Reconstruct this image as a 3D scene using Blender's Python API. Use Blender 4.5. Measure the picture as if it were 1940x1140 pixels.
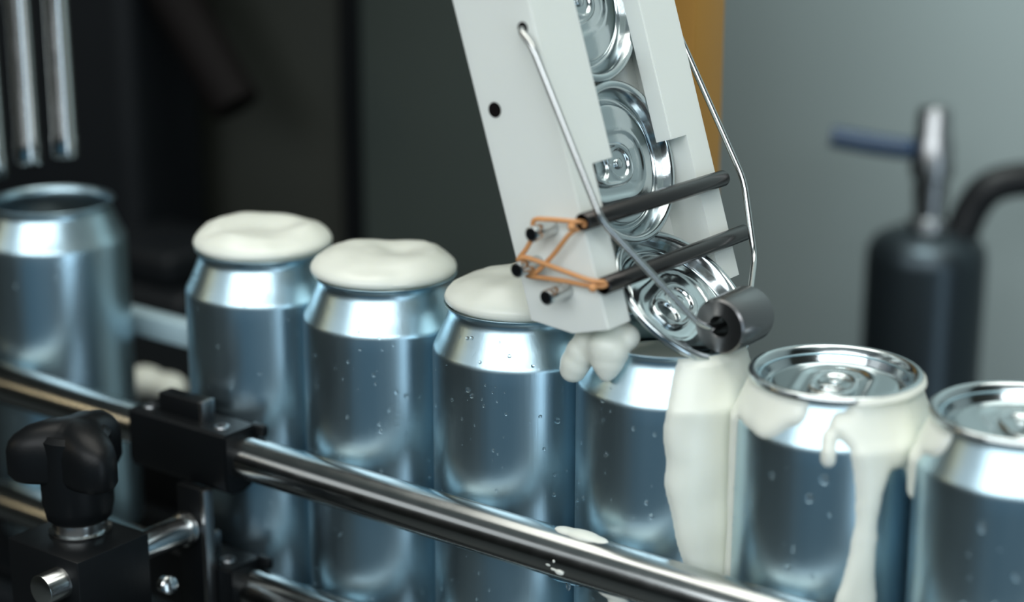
import bpy, bmesh, math, random
from mathutils import Vector, Matrix, noise
for o in list(bpy.data.objects): bpy.data.objects.remove(o, do_unlink=True)
SC = bpy.context.scene
COL = SC.collection
S = 0.01            # everything below is laid out in centimetres: x along the conveyor, y away from the operator, z up
PI = math.pi
rnd = random.Random(7)

# ------------------------------------------------------------------ camera
cam_d = bpy.data.cameras.new('camera'); cam = bpy.data.objects.new('camera', cam_d); COL.objects.link(cam)
psi, th = -0.64836, 0.29074
F = Vector((math.sin(psi)*math.cos(th), math.cos(psi)*math.cos(th), -math.sin(th)))
Rv = Vector((math.cos(psi), -math.sin(psi), 0)); Uv = Rv.cross(F)
M = Matrix((Rv, Uv, -F)).transposed().to_4x4(); M.translation = Vector((35.732, -56.45, 37.93))*S
cam.matrix_world = M
cam_d.sensor_width = 36; cam_d.lens = 3701.3/1940*36; cam_d.clip_start = 0.02; cam_d.clip_end = 50
cam_d.dof.use_dof = True; cam_d.dof.focus_distance = 0.715; cam_d.dof.aperture_fstop = 4.0
SC.camera = cam

# ------------------------------------------------------------------ world and light
W = bpy.data.worlds.new('world'); SC.world = W; W.use_nodes = True
W.node_tree.nodes['Background'].inputs[0].default_value = (0.05, 0.12, 0.17, 1)
W.node_tree.nodes['Background'].inputs[1].default_value = 0.10
def area(name, loc, target, sx, sy, power, col, spread=180):
    d = bpy.data.lights.new(name, 'AREA'); d.shape = 'RECTANGLE'; d.size = sx*S; d.size_y = sy*S
    d.energy = power; d.color = col; d.spread = math.radians(spread)
    o = bpy.data.objects.new(name, d); COL.objects.link(o); o.location = Vector(loc)*S
    o.rotation_euler = (Vector(target)-Vector(loc)).to_track_quat('-Z', 'Y').to_euler()
    return o
area('ceiling_softbox', (0, -5, 165), (0, -5, 0), 190, 110, 23, (1.0, 0.98, 0.90))
area('front_fill_light', (65, -200, 128), (0, 0, 15), 320, 95, 48, (0.93, 0.98, 1.0))  # added soft light behind the camera to brighten the can necks, not a window
area('left_fill_light', (-165, -195, 120), (0, 0, 15), 120, 80, 3, (0.93, 0.98, 1.0))  # weak added fill for the left side of the necks, not a window
area('low_blue_fill', (70, -228, -40), (10, 0, 12), 260, 85, 1.1, (0.13, 0.60, 1.0))  # added blue fill, colours the can bodies by reflection; no window there
area('warm_lamp', (-182, -112, 72), (-13, 0, 16), 8, 45, 0.55, (1.0, 0.78, 0.45))
area('warm_lamp', (-172, -140, 74), (-13, 0, 16), 8, 45, 0.4, (1.0, 0.78, 0.45))
area('right_strip_light', (190, -78, -10), (0, 0, 12), 55, 160, 8, (0.68, 0.86, 1.0))  # added tall light panel for the bright strip on each can's right side
area('wall_fill_light', (-4, 22, 80), (0, 60, 34), 30, 20, 1.7, (0.84, 1.0, 1.0), 120)  # added light that makes the back wall's bright gradient, no actual fixture
SC.view_settings.view_transform = 'Standard'; SC.view_settings.look = 'None'
SC.view_settings.exposure = -0.08; SC.view_settings.gamma = 1.0; SC.view_settings.use_curve_mapping = False

# ------------------------------------------------------------------ materials
def mat(name, base, rough=0.5, metal=0.0, bump=0.0, bscale=200, var=0.0, vscale=40, rvar=0.0, sss=0.0, sssr=0.6, aniso=0.0, stretch=(1, 1, 1), **kw):
    m = bpy.data.materials.new(name); m.use_nodes = True
    nt = m.node_tree; b = nt.nodes['Principled BSDF']
    b.inputs['Base Color'].default_value = (*base, 1); b.inputs['Roughness'].default_value = rough; b.inputs['Metallic'].default_value = metal
    tc = nt.nodes.new('ShaderNodeTexCoord'); mp = nt.nodes.new('ShaderNodeMapping'); mp.inputs['Scale'].default_value = stretch
    nt.links.new(tc.outputs['Object'], mp.inputs['Vector'])
    def nz(scale, det=3):
        n = nt.nodes.new('ShaderNodeTexNoise'); n.inputs['Scale'].default_value = scale; n.inputs['Detail'].default_value = det
        nt.links.new(mp.outputs['Vector'], n.inputs['Vector']); return n
    if var:
        n = nz(vscale); r = nt.nodes.new('ShaderNodeMix'); r.data_type = 'RGBA'
        r.inputs[6].default_value = (*[c*(1-var) for c in base], 1); r.inputs[7].default_value = (*[min(1, c*(1+var)) for c in base], 1)
        nt.links.new(n.outputs['Fac'], r.inputs[0]); nt.links.new(r.outputs[2], b.inputs['Base Color'])
    if rvar:
        n = nz(vscale); r = nt.nodes.new('ShaderNodeMapRange')
        r.inputs['To Min'].default_value = max(0, rough-rvar); r.inputs['To Max'].default_value = rough+rvar
        nt.links.new(n.outputs['Fac'], r.inputs['Value']); nt.links.new(r.outputs['Result'], b.inputs['Roughness'])
    if bump:
        n = nz(bscale); bp = nt.nodes.new('ShaderNodeBump'); bp.inputs['Strength'].default_value = bump; bp.inputs['Distance'].default_value = 0.0004
        nt.links.new(n.outputs['Fac'], bp.inputs['Height']); nt.links.new(bp.outputs['Normal'], b.inputs['Normal'])
    if sss:
        b.inputs['Subsurface Weight'].default_value = sss; b.inputs['Subsurface Radius'].default_value = (1.0, 0.95, 0.8); b.inputs['Subsurface Scale'].default_value = sssr*S
    if aniso: b.inputs['Anisotropic'].default_value = aniso
    for k, v in kw.items(): b.inputs[k].default_value = v
    return m
ALU = mat('can_aluminium', (0.49, 0.66, 0.745), 0.32, 1.0, bump=0.06, bscale=900, rvar=0.04, vscale=120, stretch=(1, 1, 0.04))
LID = mat('lid_aluminium', (0.58, 0.64, 0.66), 0.15, 1.0, bump=0.05, bscale=500, rvar=0.03, vscale=90)
RAIL = mat('rail_steel', (0.42, 0.44, 0.44), 0.20, 1.0, rvar=0.05, vscale=120)
STEEL = mat('stainless_steel', (0.58, 0.60, 0.60), 0.19, 1.0, rvar=0.05, vscale=120)
DSTEEL = mat('dull_steel', (0.36, 0.37, 0.38), 0.3, 1.0, rvar=0.05, vscale=150)
ROLL = mat('roller_steel', (0.22, 0.22, 0.225), 0.27, 1.0, bump=0.05, bscale=300)
ROD = mat('black_tube', (0.09, 0.085, 0.085), 0.24, 1.0, rvar=0.06, vscale=100)
BLACK = mat('black_plastic', (0.004, 0.005, 0.006), 0.42, bump=0.12, bscale=700, **{'Specular IOR Level': 0.25})
BLACKM = mat('black_bore', (0.006, 0.005, 0.005), 0.7, **{'Specular IOR Level': 0.1})
HDPE = mat('white_polyethylene', (0.82, 0.86, 0.82), 0.42, var=0.02, vscale=30, bump=0.05, bscale=150, sss=0.25, sssr=0.5)
FOAM = mat('beer_foam', (0.83, 0.86, 0.78), 0.34, var=0.03, vscale=90, bump=0.1, bscale=260, sss=0.35, sssr=0.4)
BAND = mat('natural_rubber', (0.62, 0.30, 0.12), 0.5, sss=0.2, sssr=0.2)
BLUEP = mat('blue_plastic', (0.006, 0.03, 0.075), 0.4)
PALE = mat('pale_blue_plastic', (0.42, 0.56, 0.62), 0.4)
BRASS = mat('orange_painted_post', (0.38, 0.19, 0.03), 0.5, var=0.1, vscale=20)
WALL = mat('grey_wall_paint', (0.31, 0.365, 0.365), 0.6, var=0.06, vscale=3)
GREYP = mat('grey_green_panel', (0.046, 0.060, 0.055), 0.5, var=0.1, vscale=5)
DARKP = mat('dark_olive_panel', (0.019, 0.022, 0.017), 0.6, var=0.25, vscale=5)
MACH = mat('dark_machine_paint', (0.006, 0.008, 0.010), 0.5, var=0.2, vscale=10, **{'Specular IOR Level': 0.25})
FLOOR = mat('wet_concrete', (0.09, 0.10, 0.10), 0.4, var=0.2, vscale=6)
BEER = mat('dark_beer', (0.012, 0.008, 0.004), 0.1)
CYL = mat('dark_cylinder_metal', (0.045, 0.06, 0.07), 0.35, 0.8)
WATER = mat('water', (1, 1, 1), 0.02, **{'Transmission Weight': 1.0, 'IOR': 1.33})

# ------------------------------------------------------------------ helpers
def link(name, bm, m, parent=None, smooth=True, angle=None, base=None):
    """one mesh object; verts given in cm in world space when base is given (or parent's), else local"""
    org = Vector(base) if base is not None else (Vector(parent['_o']) if parent is not None and '_o' in parent.keys() else Vector((0, 0, 0)))
    for v in bm.verts: v.co = (v.co-org)*S
    bmesh.ops.recalc_face_normals(bm, faces=bm.faces)
    me = bpy.data.meshes.new(name)
    for f in bm.faces: f.smooth = smooth
    if smooth:
        lim = math.radians(angle or 40)
        for e in bm.edges:
            if len(e.link_faces) == 2 and e.calc_face_angle(0) > lim: e.smooth = False
    bm.to_mesh(me); bm.free()
    if m is not None: me.materials.append(m)
    o = bpy.data.objects.new(name, me); COL.objects.link(o)
    if parent is not None:
        o.parent = parent
        if parent.type == 'MESH': pass
    else: o.location = org*S
    o['_o'] = list(org)
    return o
def tag(o, label, cat, group=None):
    o['label'] = label; o['category'] = cat
    if group: o['group'] = group
    return o
def thing(name, label, cat, loc, group=None):
    o = bpy.data.objects.new(name, None); o.empty_display_size = 0.02; COL.objects.link(o)
    o.location = Vector(loc)*S; o['_o'] = list(loc)
    return tag(o, label, cat, group)
def struct(name, bm, m, base=(0, 0, 0), smooth=False):
    o = link(name, bm, m, base=base, smooth=smooth); o['kind'] = 'structure'; return o
def box(lo, hi, bev=0.0, seg=2, bm=None):
    b = bmesh.new()
    bmesh.ops.create_cube(b, size=1)
    for v in b.verts: v.co = Vector([(lo[i]+hi[i])/2 + v.co[i]*(hi[i]-lo[i]) for i in range(3)])
    if bev: bmesh.ops.bevel(b, geom=list(b.edges), offset=bev, segments=seg, profile=0.5, affect='EDGES')
    return merge(bm, b)
def merge(bm, b):
    if bm is None: return b
    me = bpy.data.meshes.new('tmp'); b.to_mesh(me); b.free(); bm.from_mesh(me); bpy.data.meshes.remove(me); return bm
def lathe(prof, seg=64, c=(0, 0, 0), ax=None, bm=None, close=False):
    """prof (r, h); ax: (u, v, w) axes, w is the axis"""
    b = bmesh.new(); c = Vector(c)
    u, v, w = ax or (Vector((1, 0, 0)), Vector((0, 1, 0)), Vector((0, 0, 1)))
    rings = []
    for r, h in prof:
        if r < 1e-6: rings.append([b.verts.new(c+w*h)])
        else: rings.append([b.verts.new(c+u*(r*math.cos(2*PI*i/seg))+v*(r*math.sin(2*PI*i/seg))+w*h) for i in range(seg)])
    pairs = list(zip(rings, rings[1:]))
    if close: pairs.append((rings[-1], rings[0]))
    for a, d in pairs:
        for i in range(seg):
            j = (i+1) % seg
            if len(a) == 1 and len(d) == 1: continue
            if len(a) == 1: b.faces.new((a[0], d[i], d[j]))
            elif len(d) == 1: b.faces.new((a[i], a[j], d[0]))
            else: b.faces.new((a[i], a[j], d[j], d[i]))
    return merge(bm, b)
def axes(w):
    w = Vector(w).normalized(); a = Vector((0, 0, 1)) if abs(w.z) < 0.9 else Vector((1, 0, 0))
    u = w.cross(a).normalized(); return (u, w.cross(u), w)
def rod(p0, p1, r, seg=24, bev=0.0, bm=None):
    p0 = Vector(p0); p1 = Vector(p1); L = (p1-p0).length
    e = bev or r*0.04
    return lathe([(0, 0), (r-e, 0), (r-e*.3, e*.3), (r, e), (r, L-e), (r-e*.3, L-e*.3), (r-e, L), (0, L)], seg, p0, axes(p1-p0), bm)
def smooth_path(pts, n=8, closed=False):
    pts = [Vector(p) for p in pts]; out = []; N = len(pts)
    rng = range(N if closed else N-1)
    for i in rng:
        g = (lambda k: pts[k % N]) if closed else (lambda k: pts[min(max(k, 0), N-1)])
        p0, p1, p2, p3 = g(i-1), g(i), g(i+1), g(i+2)
        for s in range(n):
            t = s/n
            out.append(0.5*((2*p1)+(p2-p0)*t+(2*p0-5*p1+4*p2-p3)*t*t+(3*p1-p0-3*p2+p3)*t**3))
    if not closed: out.append(pts[-1])
    return out
def sweep(path, r, seg=12, bm=None, closed=False, flat=1.0):
    b = bmesh.new(); N = len(path); rings = []; u = None
    for i, p in enumerate(path):
        a = path[(i-1) % N] if (closed or i > 0) else p; d = path[(i+1) % N] if (closed or i < N-1) else p
        t = (d-a).normalized()
        if u is None: u, v, _ = axes(t)
        else: u = (u-t*u.dot(t)).normalized(); v = t.cross(u)
        rr = r[i] if isinstance(r, (list, tuple)) else r
        rings.append([b.verts.new(p+u*(rr*math.cos(2*PI*k/seg))+v*(rr*flat*math.sin(2*PI*k/seg))) for k in range(seg)])
    pairs = list(zip(rings, rings[1:])) + ([(rings[-1], rings[0])] if closed else [])
    for a, d in pairs:
        for k in range(seg): b.faces.new((a[k], a[(k+1) % seg], d[(k+1) % seg], d[k]))
    if not closed:
        b.faces.new(rings[0]); b.faces.new(list(reversed(rings[-1])))
    return merge(bm, b)
def prism(poly, f, bm=None):
    """poly: list of 2D points; f(p, k) -> 3D for the two caps k=0,1"""
    b = bmesh.new(); A = [b.verts.new(f(p, 0)) for p in poly]; B = [b.verts.new(f(p, 1)) for p in poly]
    b.faces.new(A); b.faces.new(list(reversed(B)))
    for i in range(len(poly)):
        j = (i+1) % len(poly); b.faces.new((A[i], A[j], B[j], B[i]))
    return merge(bm, b)
def blob(name, balls, m, base, parent=None, voxel=0.06, it=6):
    """balls: (x, y, z, r[, sx, sy, sz]) merged with remesh into one smooth lump"""
    bm = bmesh.new()
    for q in balls:
        x, y, z, r = q[:4]; sc = q[4:7] if len(q) > 4 else (1, 1, 1)
        b = bmesh.new(); bmesh.ops.create_icosphere(b, subdivisions=3, radius=r)
        for v in b.verts: v.co = Vector((x+v.co.x*sc[0], y+v.co.y*sc[1], z+v.co.z*sc[2]))
        merge(bm, b)
    o = link(name, bm, m, parent, base=base if parent is None else None)
    md = o.modifiers.new('remesh', 'REMESH'); md.mode = 'VOXEL'; md.voxel_size = voxel*S; md.use_smooth_shade = True
    sm = o.modifiers.new('smooth', 'SMOOTH'); sm.iterations = it; sm.factor = 0.6
    return o

# ------------------------------------------------------------------ room shell
FZ = -85.0
struct('floor', box((-260, -260, FZ-4), (220, 64, FZ)), FLOOR)
struct('wall_back', box((-260, 60, FZ), (220, 64, 190)), WALL)
struct('wall_left', box((-264, -260, FZ), (-260, 64, 190)), DARKP)
struct('wall_right', box((220, -260, FZ), (224, 64, 190)), DARKP)
struct('wall_front', box((-260, -264, FZ), (220, -260, 190)), DARKP)
struct('ceiling', box((-260, -260, 190), (220, 64, 194)), WALL)

# dark guard door of the filler on the left, its edge post makes the dark upright line
gd = thing('guard_door', 'dark olive machine guard panel filling the background left of the black upright seam', 'door', (-100, 30, FZ))
link('door_panel', box((-190, 30, FZ), (-42.3, 31.2, 120), 0.2), DARKP, gd)
link('edge_post', box((-42.3, 29.4, FZ), (-41.35, 31.4, 122), 0.12), BLACK, gd)
g2 = thing('guard_panel', 'dark grey green guard panel between the black upright seam and the white chute', 'panel', (-28, 31, FZ))
link('panel_sheet', box((-41.3, 30.2, FZ), (-18.3, 31.2, 120), 0.2), GREYP, g2)
link('panel_frame', box((-19.2, 31.25, FZ), (-18.3, 32.4, 121), 0.15), MACH, g2)
link('bottom_rail', box((-190, 29.5, FZ), (-42.3, 30, FZ+8), 0.15), MACH, gd)

# filler housing, black, low behind the cans on the left
mh = thing('filler_housing', 'black filler machine housing in the dark behind the open can at left', 'machine', (-62, 20, FZ))
link('housing_body', box((-90, 17, FZ), (-43.6, 28, 6.2), 0.8, 3), MACH, mh)
link('filler_column', box((-110, 22, FZ), (-52.5, 28.5, 110), 1.2, 3), MACH, mh)
link('column_arm', sweep([Vector((-53.5, 24, 26)), Vector((-45.5, 24, 16))], 1.5, 16), BLACKM, mh)
link('housing_cap', box((-52.0, 17.6, 6.2), (-45.0, 24, 8.3), 0.5, 3), MACH, mh)
link('cover_bolt', lathe([(0, -.5), (.55, -.4), (.6, 0), (.4, .25), (0, .3)], 16, (-46.3, 16.95, 2.6), axes((0, -1, 0))), DSTEEL, mh)

# ------------------------------------------------------------------ conveyor
cv = thing('conveyor', 'black conveyor running under the row of aluminium cans', 'conveyor', (-5, 0, FZ))
link('belt', box((-75, -4.2, -0.7), (45, 4.2, 0), 0.1), BLACK, cv)
for y in (-5.2, 5.2): link('side_frame', box((-75, y-.6, -9), (45, y+.6, -0.2), 0.15), MACH, cv)
link('bed', box((-74, -4.5, -6), (44, 4.5, -3.5), 0.1), MACH, cv)
for x in (-68, 38):
    for y in (-5.2, 5.2): link('leg', box((x-2, y-1.0, FZ), (x+2, y+1.0, -8.8), 0.2), MACH, cv)
tray = thing('drip_ledge', 'black ledge behind the conveyor gap carrying a lump of foam', 'ledge', (-40, 11, -9))
link('ledge_top', box((-60, 5.9, 3.6), (-27.5, 16.9, 4.4), 0.15), MACH, tray)
link('ledge_apron', box((-60, 5.9, -9), (-27.5, 6.9, 3.7), 0.15), MACH, tray)

# ------------------------------------------------------------------ cans
H = 16.8; PITCH = 6.68
NECK = [(3.3, H-1.85), (3.285, H-1.72), (3.23, H-1.60), (3.12, H-1.40), (2.98, H-1.08), (2.84, H-.74), (2.75, H-.52), (2.70, H-.38), (2.69, H-.28)]
def can_profile(lidded):
    p = [(0, .95), (1.2, .85), (1.9, .55), (2.25, .15), (2.38, .0), (2.5, .05), (2.7, .35), (3.05, .8), (3.24, 1.15), (3.3, 1.5)]
    p += [(3.3, z) for z in (3, 5, 7, 9, 11, 13, 14.4)] + NECK
    if lidded: p += [(2.68, H-.2), (2.5, H-.25)]
    else: p += [(2.70, H-.16), (2.76, H-.06), (2.83, H-.02), (2.86, H), (2.84, H+.03), (2.76, H+.01), (2.68, H-.08), (2.64, H-.2)]
    p += [(2.62, H-.45), (2.9, H-1.1), (3.2, H-1.7), (3.24, H-2), (3.24, 8), (3.24, 1.6), (2.4, .3), (0, 1.05)]
    return p
def outer_r(z, lidded=False):
    if lidded and z > H-.24: return 2.95
    P = [(3.05, .8), (3.24, 1.15), (3.3, 1.5)] + NECK + [(2.70, H-.16), (2.85, H-.03), (2.92, H)]
    for (r0, z0), (r1, z1) in zip(P, P[1:]):
        if z0 <= z <= z1: return r0+(r1-r0)*(z-z0)/(z1-z0)
    return P[-1][0] if z > P[-1][1] else P[0][0]

body_mesh = {}
def can_body(parent, lidded):
    if lidded not in body_mesh:
        bm = lathe(can_profile(lidded), 112)
        for v in bm.verts: v.co *= S
        bmesh.ops.recalc_face_normals(bm, faces=bm.faces)
        me = bpy.data.meshes.new('can_body')
        for f in bm.faces: f.smooth = True
        for e in bm.edges:
            if len(e.link_faces) == 2 and e.calc_face_angle(0) > math.radians(50): e.smooth = False
        bm.to_mesh(me); bm.free(); me.materials.append(ALU); body_mesh[lidded] = me
    o = bpy.data.objects.new('body', body_mesh[lidded]); COL.objects.link(o); o.parent = parent
    return o

def lid_h(r):
    P = [(0, -.42), (2.0, -.42), (2.12, -.43), (2.2, -.50), (2.26, -.62), (2.33, -.67), (2.40, -.62), (2.46, -.50), (2.62, -.13), (2.70, -.03), (2.78, 0), (2.86, -.01), (2.93, -.06), (2.955, -.14)]
    for (r0, z0), (r1, z1) in zip(P, P[1:]):
        if r0 <= r <= r1: return z0+(z1-z0)*(r-r0)/(r1-r0)
    return P[-1][1]
def sstep(a, b, x):
    t = min(1, max(0, (x-a)/(b-a))); return t*t*(3-2*t)
def stad(x, y, L, r):
    yy = y-max(-L, min(L, y)); return math.hypot(x, yy)-r
lid_mesh = {}
def lid_meshes():
    if lid_mesh: return lid_mesh
    rs = [i*0.07 for i in range(1, 29)] + [2.0, 2.06, 2.12, 2.16, 2.2, 2.23, 2.26, 2.30, 2.33, 2.37, 2.40, 2.43, 2.46, 2.54, 2.62, 2.66, 2.70, 2.74, 2.78, 2.82, 2.86, 2.90, 2.93, 2.955]
    N = 120; b = bmesh.new(); rings = [[b.verts.new((0, 0, -.50))]]
    for r in rs:
        ring = []
        for i in range(N):
            a = 2*PI*i/N; x = r*math.cos(a); y = r*math.sin(a); z = lid_h(r)
            if r < 2.05:
                d = stad(x, y+.3, .72, 1.12); z -= .07*sstep(.08, -.1, d)                      # deboss around the tab
                z += .012*math.exp(-((d-.14)/.08)**2)
                d2 = math.hypot(x, (y-.98)*1.05)-.78; z -= .012*math.exp(-(d2/.06)**2)          # score line of the opening
                d3 = math.hypot(x*1.0, y+.0)-1.72; z += .0*d3
            ring.append(b.verts.new((x, y, z)))
        rings.append(ring)
    for r, z in ((2.95, -.24), (2.9, -.27), (2.8, -.27), (2.74, -.2)): rings.append([b.verts.new((r*math.cos(2*PI*i/N), r*math.sin(2*PI*i/N), z)) for i in range(N)])
    for A, D in zip(rings, rings[1:]):
        for i in range(N):
            j = (i+1) % N
            b.faces.new((A[0], D[i], D[j]) if len(A) == 1 else (A[i], D[i], D[j], A[j]))
    # pull tab: a flat closed body with rolled edge, finger ring and nose disc
    t = bmesh.new(); M_ = 120; tr = [1.0, .985]+[.96-.03*q for q in range(31)]; rr = []
    def tabout(a):
        c, s = math.cos(a), math.sin(a); n = 2.7
        return (.80*math.copysign(abs(c)**(2/n), c), -.42+1.27*math.copysign(abs(s)**(2/n), s))
    def tabh(x, y, f):
        h = .09+.075*math.exp(-((f-.88)/.10)**2)
        d = math.hypot(x, (y+1.06)*1.25)-.52; h += .05*math.exp(-(d/.06)**2); h -= .085*sstep(0, -.10, d)
        d = math.hypot(x, y-.04)-.56; h += .03*math.exp(-(d/.06)**2); h -= .05*sstep(0, -.1, d)
        return h
    for f in tr:
        ring = []
        for i in range(M_):
            ox, oy = tabout(2*PI*i/M_); x = ox*f; y = -.42+(oy+.42)*f
            ring.append(t.verts.new((x, y, -.50+(tabh(x, y, f) if f < .99 else .06))))
        rr.append(ring)
    rr.append([t.verts.new((0, -.42, -.50+tabh(0, -.42, 0)))])
    bot = [t.verts.new((tabout(2*PI*i/M_)[0]*.95, -.42+(tabout(2*PI*i/M_)[1]+.42)*.95, -.49)) for i in range(M_)]
    for A, D in zip([bot]+rr, rr):
        for i in range(M_):
            j = (i+1) % M_
            t.faces.new((A[i], A[j], D[0]) if len(D) == 1 else (A[i], A[j], D[j], D[i]))
    t.faces.new(bot)
    v = lathe([(0, -.35), (.12, -.355), (.18, -.375), (.2, -.41), (.2, -.48)], 32, (0, .02, 0))
    dots = bmesh.new()
    for key, bm, m in (('panel', b, LID), ('pull_tab', t, LID), ('rivet', v, LID)):
        for q in bm.verts: q.co *= S
        bmesh.ops.recalc_face_normals(bm, faces=bm.faces)
        me = bpy.data.meshes.new(key)
        for fc in bm.faces: fc.smooth = True
        bm.to_mesh(me); bm.free(); me.materials.append(m); lid_mesh[key] = me
    return lid_mesh
def add_lid_parts(root, mtx):
    for key, me in lid_meshes().items():
        o = bpy.data.objects.new(key, me); COL.objects.link(o); o.parent = root
        o.matrix_local = mtx
def drop_mesh():
    bm = bmesh.new(); bmesh.ops.create_uvsphere(bm, u_segments=14, v_segments=8, radius=1*S)
    for v in bm.verts: v.co.z *= 1.15; v.co.x *= .8
    for f in bm.faces: f.smooth = True
    me = bpy.data.meshes.new('water_droplet'); bm.to_mesh(me); bm.free(); me.materials.append(WATER); return me
DROP = drop_mesh()
def droplets(can, k, n_small, big, lidded):
    cx = (k-3)*PITCH; cd = math.atan2(-56.45, 35.73-cx)
    for i, (a, z, r) in enumerate(big):
        o = bpy.data.objects.new('water_droplet', DROP); COL.objects.link(o); o.parent = can
        A = math.radians(a); R = outer_r(z, lidded)
        o.location = Vector((R*math.cos(A), R*math.sin(A), z))*S; o.rotation_euler = (0, 0, A); o.scale = (r, r, r)
    bm = bmesh.new()
    for i in range(n_small):
        A = cd+math.radians(rnd.uniform(-80, 75)); z = rnd.uniform(3.5, H-.6); r = rnd.choice((.022, .028, .034, .042, .055, .07))
        if lidded and z > H-.4: continue
        R = outer_r(z, lidded)
        b = bmesh.new(); bmesh.ops.create_icosphere(b, subdivisions=2 if r > .04 else 1, radius=r)
        ro = Matrix.Rotation(A, 3, 'Z')
        for v in b.verts: v.co = ro @ Vector((v.co.x*.8, v.co.y, v.co.z*1.1)) + Vector((R*math.cos(A), R*math.sin(A), z)) + Vector(can['_o'])
        merge(bm, b)
    if n_small:
        o = link('fine_droplets', bm, WATER, can); o['kind'] = 'stuff'

can_labels = {
 -2: 'open empty-topped aluminium can at the far left under the two filler tubes',
  0: 'foam capped aluminium can behind the black clamp, leftmost of the touching row',
  1: 'foam capped aluminium can just right of the black clamp, middle of three',
  2: 'foam capped aluminium can whose cap touches the white chute',
  3: 'aluminium can under the tilted lid with foam pouring down its right side',
  4: 'lidded aluminium can with foam streaks down its front, right of the chute',
  5: 'lidded aluminium can at the right edge of the photograph, cut by the frame'}
BIG = {0: [(-30, 14.55, .06), (-42, 14.4, .05)], 1: [(-58, 13.6, .07), (-43, 12.9, .085), (-36, 12.7, .1), (-55, 11.6, .08), (-54, 11.3, .1), (-20, 9.2, .07), (-19, 8.5, .07)],
       2: [(-88, 14.2, .09), (-85, 14.0, .08), (-28, 13.1, .11), (-95, 16.0, .07), (-80, 15.3, .06), (-60, 15.6, .07), (-70, 12.0, .06), (-30, 11.0, .08), (-30, 10.2, .08), (-68, 10.4, .06)],
       3: [(-97, 13.1, .08), (-78, 14.3, .07), (-66, 11.1, .11), (-69, 11.6, .08), (-120, 11, .07)],
       4: [(-66, 14.1, .16), (-74, 13.4, .15), (-98, 13.9, .11), (-82, 11.5, .1), (-85, 10.8, .11), (-62, 12.9, .07)],
       5: [(-85, 14.0, .16), (-75, 11.4, .16), (-92, 11.2, .14), (-65, 12.5, .12)], -2: [(-50, 15.6, .09), (-40, 14, .07)]}
cans = {}
for k in (-2, 0, 1, 2, 3, 4, 5):
    lidded = k >= 4
    c = thing('beer_can', can_labels[k], 'can', ((k-3)*PITCH, 0, 0), 'aluminium cans on the conveyor')
    cans[k] = c; can_body(c, lidded)
    if lidded: add_lid_parts(c, Matrix.Translation((0, 0, (H+.02)*S)) @ Matrix.Rotation(math.radians(18 if k == 4 else 40), 4, 'Z'))
    droplets(c, k, {-2: 50, 0: 70, 1: 130, 2: 150, 3: 120, 4: 70, 5: 45}[k], BIG[k], lidded)
link('beer', lathe([(0, H-4), (3.2, H-4), (3.2, H-4.2), (0, H-4.2)], 48, ((-5)*PITCH, 0, 0)), BEER, cans[-2])

# foam caps
def froth_dome(k, label, hgt, seed, rad=2.86, bumps=()):
    cx = (k-3)*PITCH; b = bmesh.new(); N = 96; prof = []
    P = [(2.3, -.35), (2.55, -.2), (2.72, .03), (rad-.08, .05), (rad+.0, .14), (rad+.03, .26), (rad-.02, .40), (rad-.14, .55), (rad-.38, .72), (rad-.75, .87), (2.0, .93), (1.6, .97), (1.2, .97), (.9, .95), (.6, .93), (.3, .92)]
    rings = []
    for r, h in P:
        ring = []
        for i in range(N):
            a = 2*PI*i/N; x = r*math.cos(a); y = r*math.sin(a)
            n1 = noise.noise(Vector((x*.38+seed, y*.38, seed*1.7))); n2 = noise.noise(Vector((x*.9, y*.9+seed, 3.1)))
            z = h
            if h > .1:
                w = min(1, (h-.1)/.6); z = .08+(h-.08)*hgt*(1+.30*n1*w)+.10*n2*w
                for bx, by, br, bh in bumps: z += bh*math.exp(-((x-bx)**2+(y-by)**2)/br**2)*w
            k2 = 1+(.035*n1+.012*n2)*(1 if h > 0 else 0)
            ring.append(b.verts.new((cx+x*k2, y*k2, H+z)))
        rings.append(ring)
    for A, D in zip(rings, rings[1:]):
        for i in range(N): b.faces.new((A[i], A[(i+1) % N], D[(i+1) % N], D[i]))
    b.faces.new(rings[-1]); b.faces.new(list(reversed(rings[0])))
    return tag(link('froth_dome', b, FOAM, base=(cx, 0, H)), label, 'foam', 'foam caps on the open cans')
froth_dome(0, 'cream beer foam cap on the can behind the black clamp, leftmost cap', 0.92, 2.3, bumps=((.3, .6, .9, -.22), (1.6, 1.6, .8, .12)))
froth_dome(1, 'cream beer foam cap with a shallow dimple, middle of the three caps', 0.88, 5.1, bumps=((.2, .5, .7, -.2), (-.4, -.1, .5, .08), (.9, -.2, .6, -.06)))
froth_dome(2, 'cream beer foam cap touching the lower left corner of the white chute', 1.0, 8.4, bumps=((-.4, .3, 1.4, .1), (2.2, -1.0, 1.2, -.25)))
# foam standing in the mouth of the can under the chute
b = bmesh.new()
b = lathe([(2.8, H-1.5), (2.85, H-1.15), (2.4, H-1.05), (1.6, H-.95), (.8, H-.9), (0, H-.9)], 64)
link('foam_inside', b, FOAM, cans[3])

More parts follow.
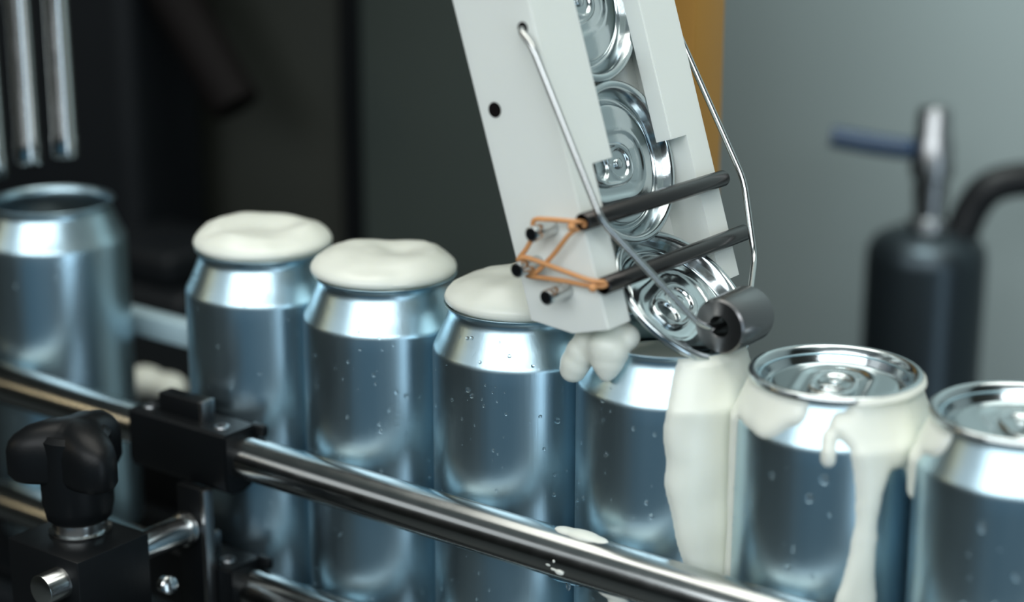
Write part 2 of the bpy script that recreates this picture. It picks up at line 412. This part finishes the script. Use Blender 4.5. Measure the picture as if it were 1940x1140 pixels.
# foam sheets that run down the can walls
def sheet(k, caps, label, thick=.2, lidded=False, zr=(2, H), ar=(-175, 60), kk=.3, step=.07, nz=.05):
    cx = (k-3)*PITCH
    caps = [(math.radians(a0)*3.3, z0, r0, math.radians(a1)*3.3, z1, r1) for a0, z0, r0, a1, z1, r1 in caps]
    def sdf(s, z):
        tot = 0
        for s0, z0, r0, s1, z1, r1 in caps:
            dx, dz = s1-s0, z1-z0; L = dx*dx+dz*dz
            t = 0 if L == 0 else min(1, max(0, ((s-s0)*dx+(z-z0)*dz)/L))
            d = math.hypot(s-s0-dx*t, z-z0-dz*t)-(r0+(r1-r0)*t)
            tot += math.exp(max(-60, min(60, -d/(kk*.3))))
        return -kk*.3*math.log(tot+1e-30)
    S0, S1 = math.radians(ar[0])*3.3, math.radians(ar[1])*3.3
    ns = int((S1-S0)/step)+1; nzz = int((zr[1]-zr[0])/step)+1
    b = bmesh.new(); vv = {}
    for i in range(ns):
        for j in range(nzz):
            s = S0+step*i; z = zr[0]+(zr[1]-zr[0])*j/(nzz-1)
            d = -sdf(s, z)+nz*noise.noise(Vector((s*1.6, z*1.1, k)))
            if d < -.16: continue
            if d < 0: off = d*.3
            else:
                q = min(1, d/(thick*2.2)); off = thick*math.sqrt(1-(1-q)**2)
                off *= 1+.25*noise.noise(Vector((s*.8, z*.6, k*3.0)))
            tp = min(1, (zr[1]-z)/.3); off = off*tp-.03*(1-tp)
            R = outer_r(z, lidded)+off; a = s/3.3
            vv[i, j] = b.verts.new((cx+R*math.cos(a), R*math.sin(a), z))
    for i in range(ns-1):
        for j in range(nzz-1):
            q = [(i, j), (i+1, j), (i+1, j+1), (i, j+1)]
            if all(w in vv for w in q): b.faces.new([vv[w] for w in q])
    z0 = min(v.co.z for v in b.verts); loose = [v for v in b.verts if not v.link_faces]
    bmesh.ops.delete(b, geom=loose, context='VERTS')
    bmesh.ops.smooth_vert(b, verts=b.verts, factor=.5, use_axis_x=True, use_axis_y=True, use_axis_z=True)
    return tag(link('foam_run', b, FOAM, base=(cx, -3.2, z0)), label, 'foam', 'foam running down the cans')
sheet(3, [(-14, 16.3, 1.9, -14, 16.3, 1.9), (-22, 15.6, 1.9, -26, 14.2, 1.85), (-26, 14.2, 1.85, -30, 12.4, 1.5), (-30, 12.4, 1.5, -26, 10.6, 1.35), (-26, 10.6, 1.35, -22, 9, 1.15), (-22, 9, 1.15, -16, 3, .8)],
      'wide cream foam stream down the right side of the can under the chute', .36, zr=(2, H+.02))
sheet(4, [(-150, 16.2, .95, -108, 16.15, 1.0), (-108, 16.15, 1.0, -90, 16.25, .55), (-150, 15.6, .7, -156, 9, .5)],
      'foam coating the left shoulder of the lidded can right of the chute', .2, True, zr=(6, H-.12), ar=(-185, -60), nz=.02)
sheet(4, [(-30, 16.0, 1.25, 30, 15.8, 1.6), (-38, 14.9, .75, -40, 13.2, .36), (-40, 13.2, .36, -41, 12, .36), (-41, 12, .36, -44, 9.8, .62), (-44, 9.8, .62, -46, 4, .6), (-28, 15.3, .9, 0, 15.2, .9), (-8, 15, .7, -8, 13.9, .3), (-64.5, 15.5, .22, -64.5, 14.78, .2), (-58, 15.9, .35, -40, 15.7, .9)],
      'foam over the right shoulder and down the lidded can right of the chute', .2, True, zr=(2.5, H-.02), ar=(-80, 40), nz=.02)
sheet(5, [(-165, 16.1, .9, -130, 16.2, .65), (-152, 15.6, .7, -152, 13.9, .3)],
      'foam on the left shoulder of the lidded can at the right picture edge', .18, True, zr=(12.5, H-.22), ar=(-190, -90), nz=.02)

# foam lumps squeezed out under the chute between two cans
tag(blob('foam_lump', [(-1.3, -2.6, 17.2, .6), (-.6, -2.6, 17.2, .75), (-.15, -2.5, 17.25, .5), (-.6, -2.9, 16.9, .78), (-.58, -3.0, 16.5, .62), (-.56, -3.05, 16.22, .46), (-.55, -3.1, 16.0, .30),
      (-1.5, -2.8, 16.9, .6), (-1.75, -2.9, 16.5, .6), (-1.95, -3.0, 16.1, .56), (-2.05, -3.0, 15.85, .50), (-1.1, -2.75, 16.8, .7)], FOAM, (-1.2, -2.8, 15.3), voxel=.07, it=10),
    'two lobed foam lump dripping from the bottom of the white chute', 'foam')
tag(blob('foam_lump', [(-38.8, 8.0, 4.75, .75, 1.2, 1, .8), (-37.2, 8.4, 4.9, 1.0, 1.3, 1, .85), (-35.8, 8.6, 4.85, .95, 1.2, 1, .8), (-40.0, 7.9, 4.9, .5), (-39.9, 8.1, 5.5, .32), (-40.0, 8.2, 5.9, .2)], FOAM, (-37.5, 8.2, 4.4), voxel=.1),
    'pale foam lump on the black ledge in the gap right of the open can', 'foam')

# ------------------------------------------------------------------ lid chute
B = math.radians(17.5); nv = Vector((math.cos(B), 0, math.sin(B))); tv = Vector((math.sin(B), 0, -math.cos(B)))
def NT(n, y, t): return nv*n+tv*t+Vector((0, y, 0))
N0 = 5.739
ch = thing('lid_chute', 'white plastic lid chute of two grooved side blocks leaning over the cans', 'chute', tuple(NT(4.2, 0, -17.2)))
TOP = -48.0
CUT = -22.68
def side(sg):
    inner = 1.75 if sg < 0 else 2.0; b = bmesh.new()
    V = lambda n, y, t: b.verts.new(NT(n, sg*y, t))
    up = [(2.57, 4.3), (2.57, 2.98), (N0-.68, 2.98), (N0-.68, inner), (N0, inner), (N0, 2.98), (N0, 4.3)]
    A = [V(n, y, TOP) for n, y in up]; D = [V(n, y, CUT) for n, y in up]
    lo = [(2.57, -17.87), (4.2, -17.2), (N0, -17.14)]
    O = [V(n, 4.3, t) for n, t in lo]; I = [V(n, 2.98, t) for n, t in lo]
    b.faces.new(A)
    for k in range(7): b.faces.new((A[k], A[(k+1) % 7], D[(k+1) % 7], D[k]))
    b.faces.new((D[2], D[3], D[4], D[5]))                         # underside of the lip
    b.faces.new((D[0], D[6], O[2], O[1], O[0])); b.faces.new((D[1], D[2], D[5], I[2], I[1], I[0]))
    b.faces.new((D[0], D[1], I[0], O[0])); b.faces.new((D[6], D[5], I[2], O[2]))
    b.faces.new((O[0], O[1], I[1], I[0])); b.faces.new((O[1], O[2], I[2], I[1]))
    bmesh.ops.recalc_face_normals(b, faces=b.faces)
    E = [e for e in b.edges if set(e.verts) in ({A[6], D[6]}, {D[6], O[2]}, {A[4], D[4]})]
    bmesh.ops.bevel(b, geom=E, offset=.04, segments=2, affect='EDGES')
    return b
link('side_block', side(-1), HDPE, ch, angle=25); link('side_block', side(1), HDPE, ch, angle=25)
link('back_plate', prism([(2.6, TOP+.1), (4.2, TOP+.1), (4.2, -19.0), (2.6, -19.0)], lambda p, k: NT(p[0], -3.0 if k == 0 else 3.0, p[1])), HDPE, ch)
for n_, t_ in ((-2.05, 0), ): pass
for x, z in ((-2.05, 21.28), (-2.66, 19.93), (-1.42, 19.18)):
    pin = link('band_pin', rod((x, -4.0, z), (x, -5.52, z), .27, 28, .05), STEEL, ch)
    link('pin_recess', lathe([(0, .0), (.19, .0), (.2, .01), (.2, .014), (0, .012)], 20, (x, -5.515, z), axes((0, -1, 0))), BLACK, pin)
# the two black tubes across the mouth
tubes = []
for t0, y0, t1, y1 in ((-20.93, -4.72, -20.78, 4.32), (-18.66, -4.45, -18.60, 4.9)):
    p0 = NT(N0+.31, y0, t0); p1 = NT(N0+.31, y1, t1); d = (p1-p0).normalized(); L = (p1-p0).length
    tb = link('retaining_tube', lathe([(.22, .5), (.22, .04), (.24, 0), (.28, 0), (.305, .03), (.305, L-.14), (.27, L-.05), (.2, L), (0, L)], 28, p0, axes(d)), ROD, ch)
    link('tube_bore', lathe([(.0, .35), (.22, .35)], 20, p0, axes(d)), BLACKM, tb)
bp = [(-.60, -4.5, 21.72), (-.86, -4.82, 21.78), (-1.8, -4.95, 21.73), (-2.36, -4.95, 21.60), (-2.38, -4.95, 21.1), (-2.62, -5.0, 20.6), (-2.98, -5.0, 20.13), (-2.60, -5.05, 20.29), (-1.35, -4.95, 20.08), (-.2, -4.8, 19.86), (.25, -4.4, 19.75),
      (.18, -4.45, 19.62), (-.2, -4.75, 19.64), (-1.13, -4.85, 19.67), (-2.01, -4.85, 19.62), (-2.62, -4.85, 19.58), (-2.85, -4.85, 19.70), (-2.41, -4.82, 19.72), (-1.68, -4.8, 20.45), (-.95, -4.78, 21.35), (-.62, -4.5, 21.55)]
link('rubber_band', sweep(smooth_path(bp, 7, True), .085, 10, closed=True), BAND, ch)
for p in ((-.85, -4.86, 21.60), (.02, -4.84, 19.62)):
    b_ = bmesh.new(); bmesh.ops.create_icosphere(b_, subdivisions=2, radius=.15); bmesh.ops.translate(b_, verts=b_.verts, vec=p); link('band_knot', b_, BAND, ch)
# wire arm with its steel roller
path = []
def fillet(pts, rad=.5, n=6):
    pts = [Vector(p) for p in pts]; out = [pts[0]]
    for a, p, c in zip(pts, pts[1:], pts[2:]):
        r = min(rad, (a-p).length*.45, (c-p).length*.45)
        s = p+(a-p).normalized()*r; e = p+(c-p).normalized()*r
        out += [s*(1-t)**2+p*2*t*(1-t)+e*t*t for t in [i/n for i in range(n+1)]]
    return out+[pts[-1]]
RC = Vector((2.70, 0, 17.82))
wl = fillet([NT(N0-.5, -3.9, -27.66), NT(N0-.46, -4.55, -27.62), NT(N0+.02, -4.72, -27.0), NT(N0+1.1, -4.72, -20.85), (2.25, -1.65, 17.98), (2.50, -1.08, 17.74), (2.60, -.5, 17.76)], .35)
wr = fillet([NT(N0-.75, 3.9, -27.66), NT(N0-.75, 4.72, -27.6), NT(N0+.85, 4.72, -20.5), (1.1, 4.0, 18.9), (2.4, 1.4, 17.8), (2.6, .6, 17.72)], .5)
wa = link('wire_arm', sweep(wl, .115, 14), STEEL, ch)
link('wire_arm', sweep(wr, .115, 14), STEEL, ch)
link('roller', lathe([(.36, .3), (.36, -1.03), (.40, -1.08), (.91, -1.08), (.98, -1.01), (1.0, -.93), (1.0, .93), (.98, 1.01), (.91, 1.08), (.40, 1.08), (.36, 1.03), (.36, -.3)], 72, RC, axes((0, 1, 0))), ROLL, ch, angle=30)
link('bolt_hole', lathe([(0, 0), (.26, 0), (.27, .012), (0, .012)], 24, (-4.51, -4.3, 25.04), axes((0, -1, 0))), BLACKM, ch)
link('wire_hole', lathe([(0, 0), (.2, 0), (.21, .015), (0, .015)], 20, NT(N0-.5, -4.3, -27.66), axes((0, -1, 0))), BLACKM, ch)
# chute bracket and orange post
link('chute_bracket', box((-8.2, -2.0, 33.5), (-6.2, 11.58, 36), .1), MACH, ch)
ps = thing('support_post', 'orange brown upright post behind the upper right of the white chute', 'post', (-7.6, 12.5, FZ))
link('post_shaft', box((-9.0, 11.6, FZ), (-6.44, 14.0, 60), .15), BRASS, ps)
link('post_foot', box((-12, 9, FZ), (-4, 16.5, FZ+1.5), .2), MACH, ps)

# loose lids in the chute and the one being pulled off
def loose_lid(center, normal, down, label, spin=0, grp='loose lids in the chute'):
    w = Vector(normal).normalized(); xax = Vector(down).normalized(); yax = w.cross(xax)
    Mx = Matrix((xax, yax, w)).transposed().to_4x4() @ Matrix.Rotation(math.radians(spin), 4, 'Z'); 
    r = thing('can_lid', label, 'can lid', tuple(center), grp)
    add_lid_parts(r, Mx); return r
loose_lid(NT(N0-.70, 0.02, -28.22), nv, tv, 'bright can lid at the top of the chute, cut by the upper picture edge', spin=8)
loose_lid(NT(N0-.70, 0.02, -22.33), nv, tv, 'bright can lid upright in the chute behind the upper black tube', spin=-4)
t3 = math.radians(49); loose_lid((.66, 0, 18.42), (math.cos(t3), 0, math.sin(t3)), (math.sin(t3), 0, -math.cos(t3)), 'tilted can lid under the steel roller, lowest of the chute lids', spin=14)

# ------------------------------------------------------------------ guide rails and clamps
RY = -4.25
def rail(z, label, x0=-72, x1=42): return tag(link('guide_rail', rod((x0, RY, z), (x1, RY, z),   .9, 40, .05), RAIL, base=(-15, RY, z-.9)), label, 'rail', 'guide rails')
rail(9.35, 'polished round steel guide rail crossing the front of the cans, upper of the two')
rail(3.55, 'polished round steel guide rail low in front of the cans, lower of the two')
rr_ = thing('rear_guide', 'pale blue guide strip behind the cans, seen in the gap right of the open can', 'rail', (-15, 4.3, 9))
link('guide_strip', box((-72, 3.5, 9.65), (42, 4.6, 10.75), .15), PALE, rr_)
for x in (-60, 30): link('strip_bracket', box((x-.8, 4.62, -.18), (x+.8, 5.4, 10.5), .1), MACH, rr_)
# front clamps on the bracket
def clamp(zc, label):
    c = thing('rail_clamp', label, 'clamp', (-19.8, RY, zc-1.3), 'black rail clamps')
    prof = [(-3.40, zc+.95), (-3.44, zc+1.1), (-3.6, zc+1.2), (-5.25, zc+1.2), (-5.4, zc+1.1), (-5.42, zc-.9), (-5.3, zc-1.25), (-5.0, zc-1.42), (-4.4, zc-1.45), (-3.95, zc-1.3), (-3.55, zc-.9), (-3.42, zc-.4)]
    bm = prism(prof, lambda p, k: Vector((-22.9 if k == 0 else -17.25, p[0], p[1])))
    bmesh.ops.bevel(bm, geom=[e for e in bm.edges if abs(e.verts[0].co.x-e.verts[1].co.x) < 1e-6], offset=.08, segments=2, affect='EDGES')
    link('clamp_body', bm, BLACK, c, angle=30)
    bm = box((-17.55, -3.75, zc+.75), (-16.75, -3.40, zc+1.25), .12); link('clamp_lip', bm, BLACK, c)
    for x in (-22.3, -18.15):
        s = link('clamp_screw', lathe([(0, -.3), (.33, -.3), (.33, .0), (.30, .06), (.2, .07), (.19, -.02), (0, -.02)], 24, (x, -4.65, zc+1.2)), DSTEEL, c)
    link('clamp_cap', box((-21.7, -4.75, zc+1.15), (-19.35, -4.0, zc+2.0), .07), BLACK, c)
    link('cap_plate', box((-19.38, -4.75, zc+1.15), (-19.12, -4.05, zc+2.05), .05), DSTEEL, c)
    return c
clamp(9.35, 'black plastic clamp gripping the upper steel rail beside the black knob')
clamp(3.55, 'black plastic clamp on the lower steel rail at the bottom of the picture')
br = thing('rail_bracket', 'black bracket block with steel cross rod and black knob at lower left', 'bracket', (-20, -10.3, -9))
link('mount_plate', box((-19.6, -5.95, 1.5), (-18.25, -5.45, 8.2), .06), BLACK, br)
link('edge_strip', box((-18.24, -5.95, 1.5), (-18.0, -5.45, 8.2), .03), DSTEEL, br)
link('bracket_block', box((-22.0, -12.6, 2.8), (-17.95, -9.0, 7.5), .08), BLACK, br)
link('cross_rod', rod((-18.95, -13.6, 6.45), (-18.95, -5.45, 6.45), .62, 36, .06), STEEL, br)
link('rod_collar', lathe([(.62, 0), (.72, .02), (.72, .25), (.62, .27)], 36, (-18.95, -6.35, 6.45), axes((0, 1, 0))), STEEL, br)
link('bracket_post', box((-21.6, -11.8, -30), (-18.3, -9.4, 2.9), .1), MACH, br)
link('post_arm', box((-21.6, -11.8, -30), (-18.3, -4.6, -27), .1), MACH, br)
link('frame_mount', box((-21.6, -7.0, -30), (-18.3, -5.85, -3), .1), MACH, br)
KC = Vector((-20.3, -10.4, 7.5))
kn = link('knob', lathe([(0, .55), (1.15, .55), (1.25, .65), (1.38, 1.2), (1.42, 2.8), (1.40, 4.0), (1.2, 4.2), (0, 4.25)], 48, KC), BLACK, br)
lob = bmesh.new()
N = 160; rings = []
for f, h in ((.0, 2.3), (.80, 2.25), (.93, 2.32), (1.0, 2.55), (1.0, 3.45), (.96, 3.8), (.88, 4.05), (.7, 4.35), (.45, 4.55), (0, 4.62)):
    ring = []
    if f == 0: rings.append([lob.verts.new(KC+Vector((0, 0, h)))]); continue
    for i in range(N):
        a = 2*PI*i/N; c3 = .5+.5*math.cos(3*(a-math.radians(225))); r = (1.35+1.25*c3**1.4)*f
        ring.append(lob.verts.new(KC+Vector((r*math.cos(a), r*math.sin(a), h))))
    rings.append(ring)
for A, D in zip(rings, rings[1:]):
    for i in range(N):
        j = (i+1) % N
        if len(A) == 1: lob.faces.new((A[0], D[i], D[j]))
        elif len(D) == 1: lob.faces.new((A[i], A[j], D[0]))
        else: lob.faces.new((A[i], A[j], D[j], D[i]))
link('knob_lobes', lob, BLACK, kn, angle=50)
link('knob_collar', lathe([(0, 0), (1.18, 0), (1.22, .05), (1.22, .1), (1.05, .14), (1.05, .62), (0, .62)], 48, KC), STEEL, br)
link('set_screw', lathe([(0, -.2), (.36, -.2), (.36, .25), (.25, .32), (0, .32)], 24, (-17.95, -8.2, 5.0), axes((1, -.3, .3))), STEEL, br)

# splashes on the upper rail
tag(blob('foam_splash', [(-1.35, -4.2, 10.22, .3, 2.0, 1, .5), (-.7, -4.2, 10.24, .36, 2.2, 1, .5), (-.1, -4.18, 10.22, .26, 1.8, 1, .5)], FOAM, (-.8, -4.2, 10.1), voxel=.05), 'flat white foam splash lying on top of the steel rail', 'foam')
for i, (x, y, z, r) in enumerate(((-1.55, -5.10, 9.25, .09), (-1.35, -5.12, 9.12, .08), (-1.15, -5.13, 9.08, .12), (-1.36, -5.13, 9.42, .07), (-.55, -5.13, 8.98, .05))):
    pass
bm = bmesh.new()
tag(blob('foam_splash', [(-1.55, -5.11, 9.24, .10, 1.6, .5, .8), (-1.32, -5.13, 9.12, .08, 1.8, .5, .7), (-1.05, -5.14, 9.08, .12, 1.7, .5, .9), (-1.30, -5.12, 9.44, .07)], FOAM, (-1.3, -5.1, 9.0), voxel=.03, it=3), 'small white foam fleck on the dark front of the steel rail', 'foam')
tag(blob('rail_drip', [(-1.6, -4.3, 8.44, .3, 2.4, .6, .55), (-1.0, -4.3, 8.42, .25, 2, .6, .5), (-1.25, -4.3, 8.15, .10, .9, .9, 1.6)], WATER, (-1.3, -4.3, 8.0), voxel=.04, it=3), 'clear drip hanging under the steel rail below the foam splash', 'droplet')
tag(blob('foam_drip', [(.75, -4.3, 8.42, .32, 2.3, .8, .6), (.85, -4.3, 8.15, .26, 1.5, .8, .9), (.9, -4.3, 7.8, .16, 1, 1, 1.3)], FOAM, (.8, -4.3, 7.6), voxel=.05), 'foam drip hanging under the steel rail at the bottom edge of the picture', 'foam')

# ------------------------------------------------------------------ filler tubes
fh = thing('filling_head', 'row of steel filler tubes hanging from their manifold at the upper left', 'machine', (-34, 10, 38))
link('manifold', box((-60, -2.5, 38), (-28, 3.5, 43), .4), MACH, fh)
link('manifold_arm', box((-50, 2, 39), (-45, 29.9, 42), .3), MACH, fh)
for x, y, z, r in ((-34.8, 0, 18.3, .62), (-32.95, .6, 18.75, .62), (-37.3, 0, 17.3, .6)):
    ft = link('filler_tube', lathe([(r*.62, .8), (r*.62, .05), (r*.7, 0), (r*.95, 0), (r, .08), (r*1.0, 1.0), (r*.94, 1.1), (r*.94, 38.3-z)], 32, (x, y, z)), STEEL, fh)

# ------------------------------------------------------------------ background cylinder with valve, handle and hose
cy = thing('metal_cylinder', 'blurred dark metal cylinder with a grey valve, blue lever and black hose at right', 'cylinder', (-11.4, 45.8, FZ))
cc = (-11.4, 45.8)
link('cylinder_body', lathe([(0, FZ), (3.5, FZ), (3.5, 7.6), (3.4, 8.3), (3.0, 8.9), (2.3, 9.25), (1.5, 9.5), (0, 9.7)], 64, (cc[0], cc[1], 0)), CYL, cy)
link('cylinder_neck', lathe([(0, 9.4), (1.3, 9.4), (1.2, 10.0), (.9, 10.2), (.9, 11.4), (0, 11.4)], 40, (cc[0], cc[1], 0)), DSTEEL, cy)
vl = link('valve_body', lathe([(0, 11.2), (1.0, 11.2), (1.0, 12.4), (1.25, 12.6), (1.25, 14.6), (1.05, 14.9), (1.0, 16.3), (.8, 16.6), (0, 16.6)], 40, (cc[0], cc[1], 0)), DSTEEL, cy)
d = Vector((-3.3, -2.2, .55))
link('lever', sweep(smooth_path([Vector((cc[0]-.5, cc[1]-.5, 14.1)), Vector((cc[0]-2.4, cc[1]-1.6, 14.3)), Vector((cc[0]-5.0, cc[1]-3.0, 14.75))], 8), [.45]*3+[.62]*14, 16), BLUEP, vl)
link('hose', sweep(smooth_path([(cc[0]+1.6, cc[1]+.9, 9.0), (cc[0]+2.0, cc[1]+1.4, 10.6), (cc[0]+2.7, cc[1]+1.9, 11.8), (-7.6, 48.6, 12.3), (-6, 49.8, 12.35), (2, 55.5, 12.2), (8, 57.5, 8), (10, 58, -20)], 10), 1.0, 20), BLACK, cy)

for o in bpy.data.objects:
    if '_o' in o.keys(): del o['_o']
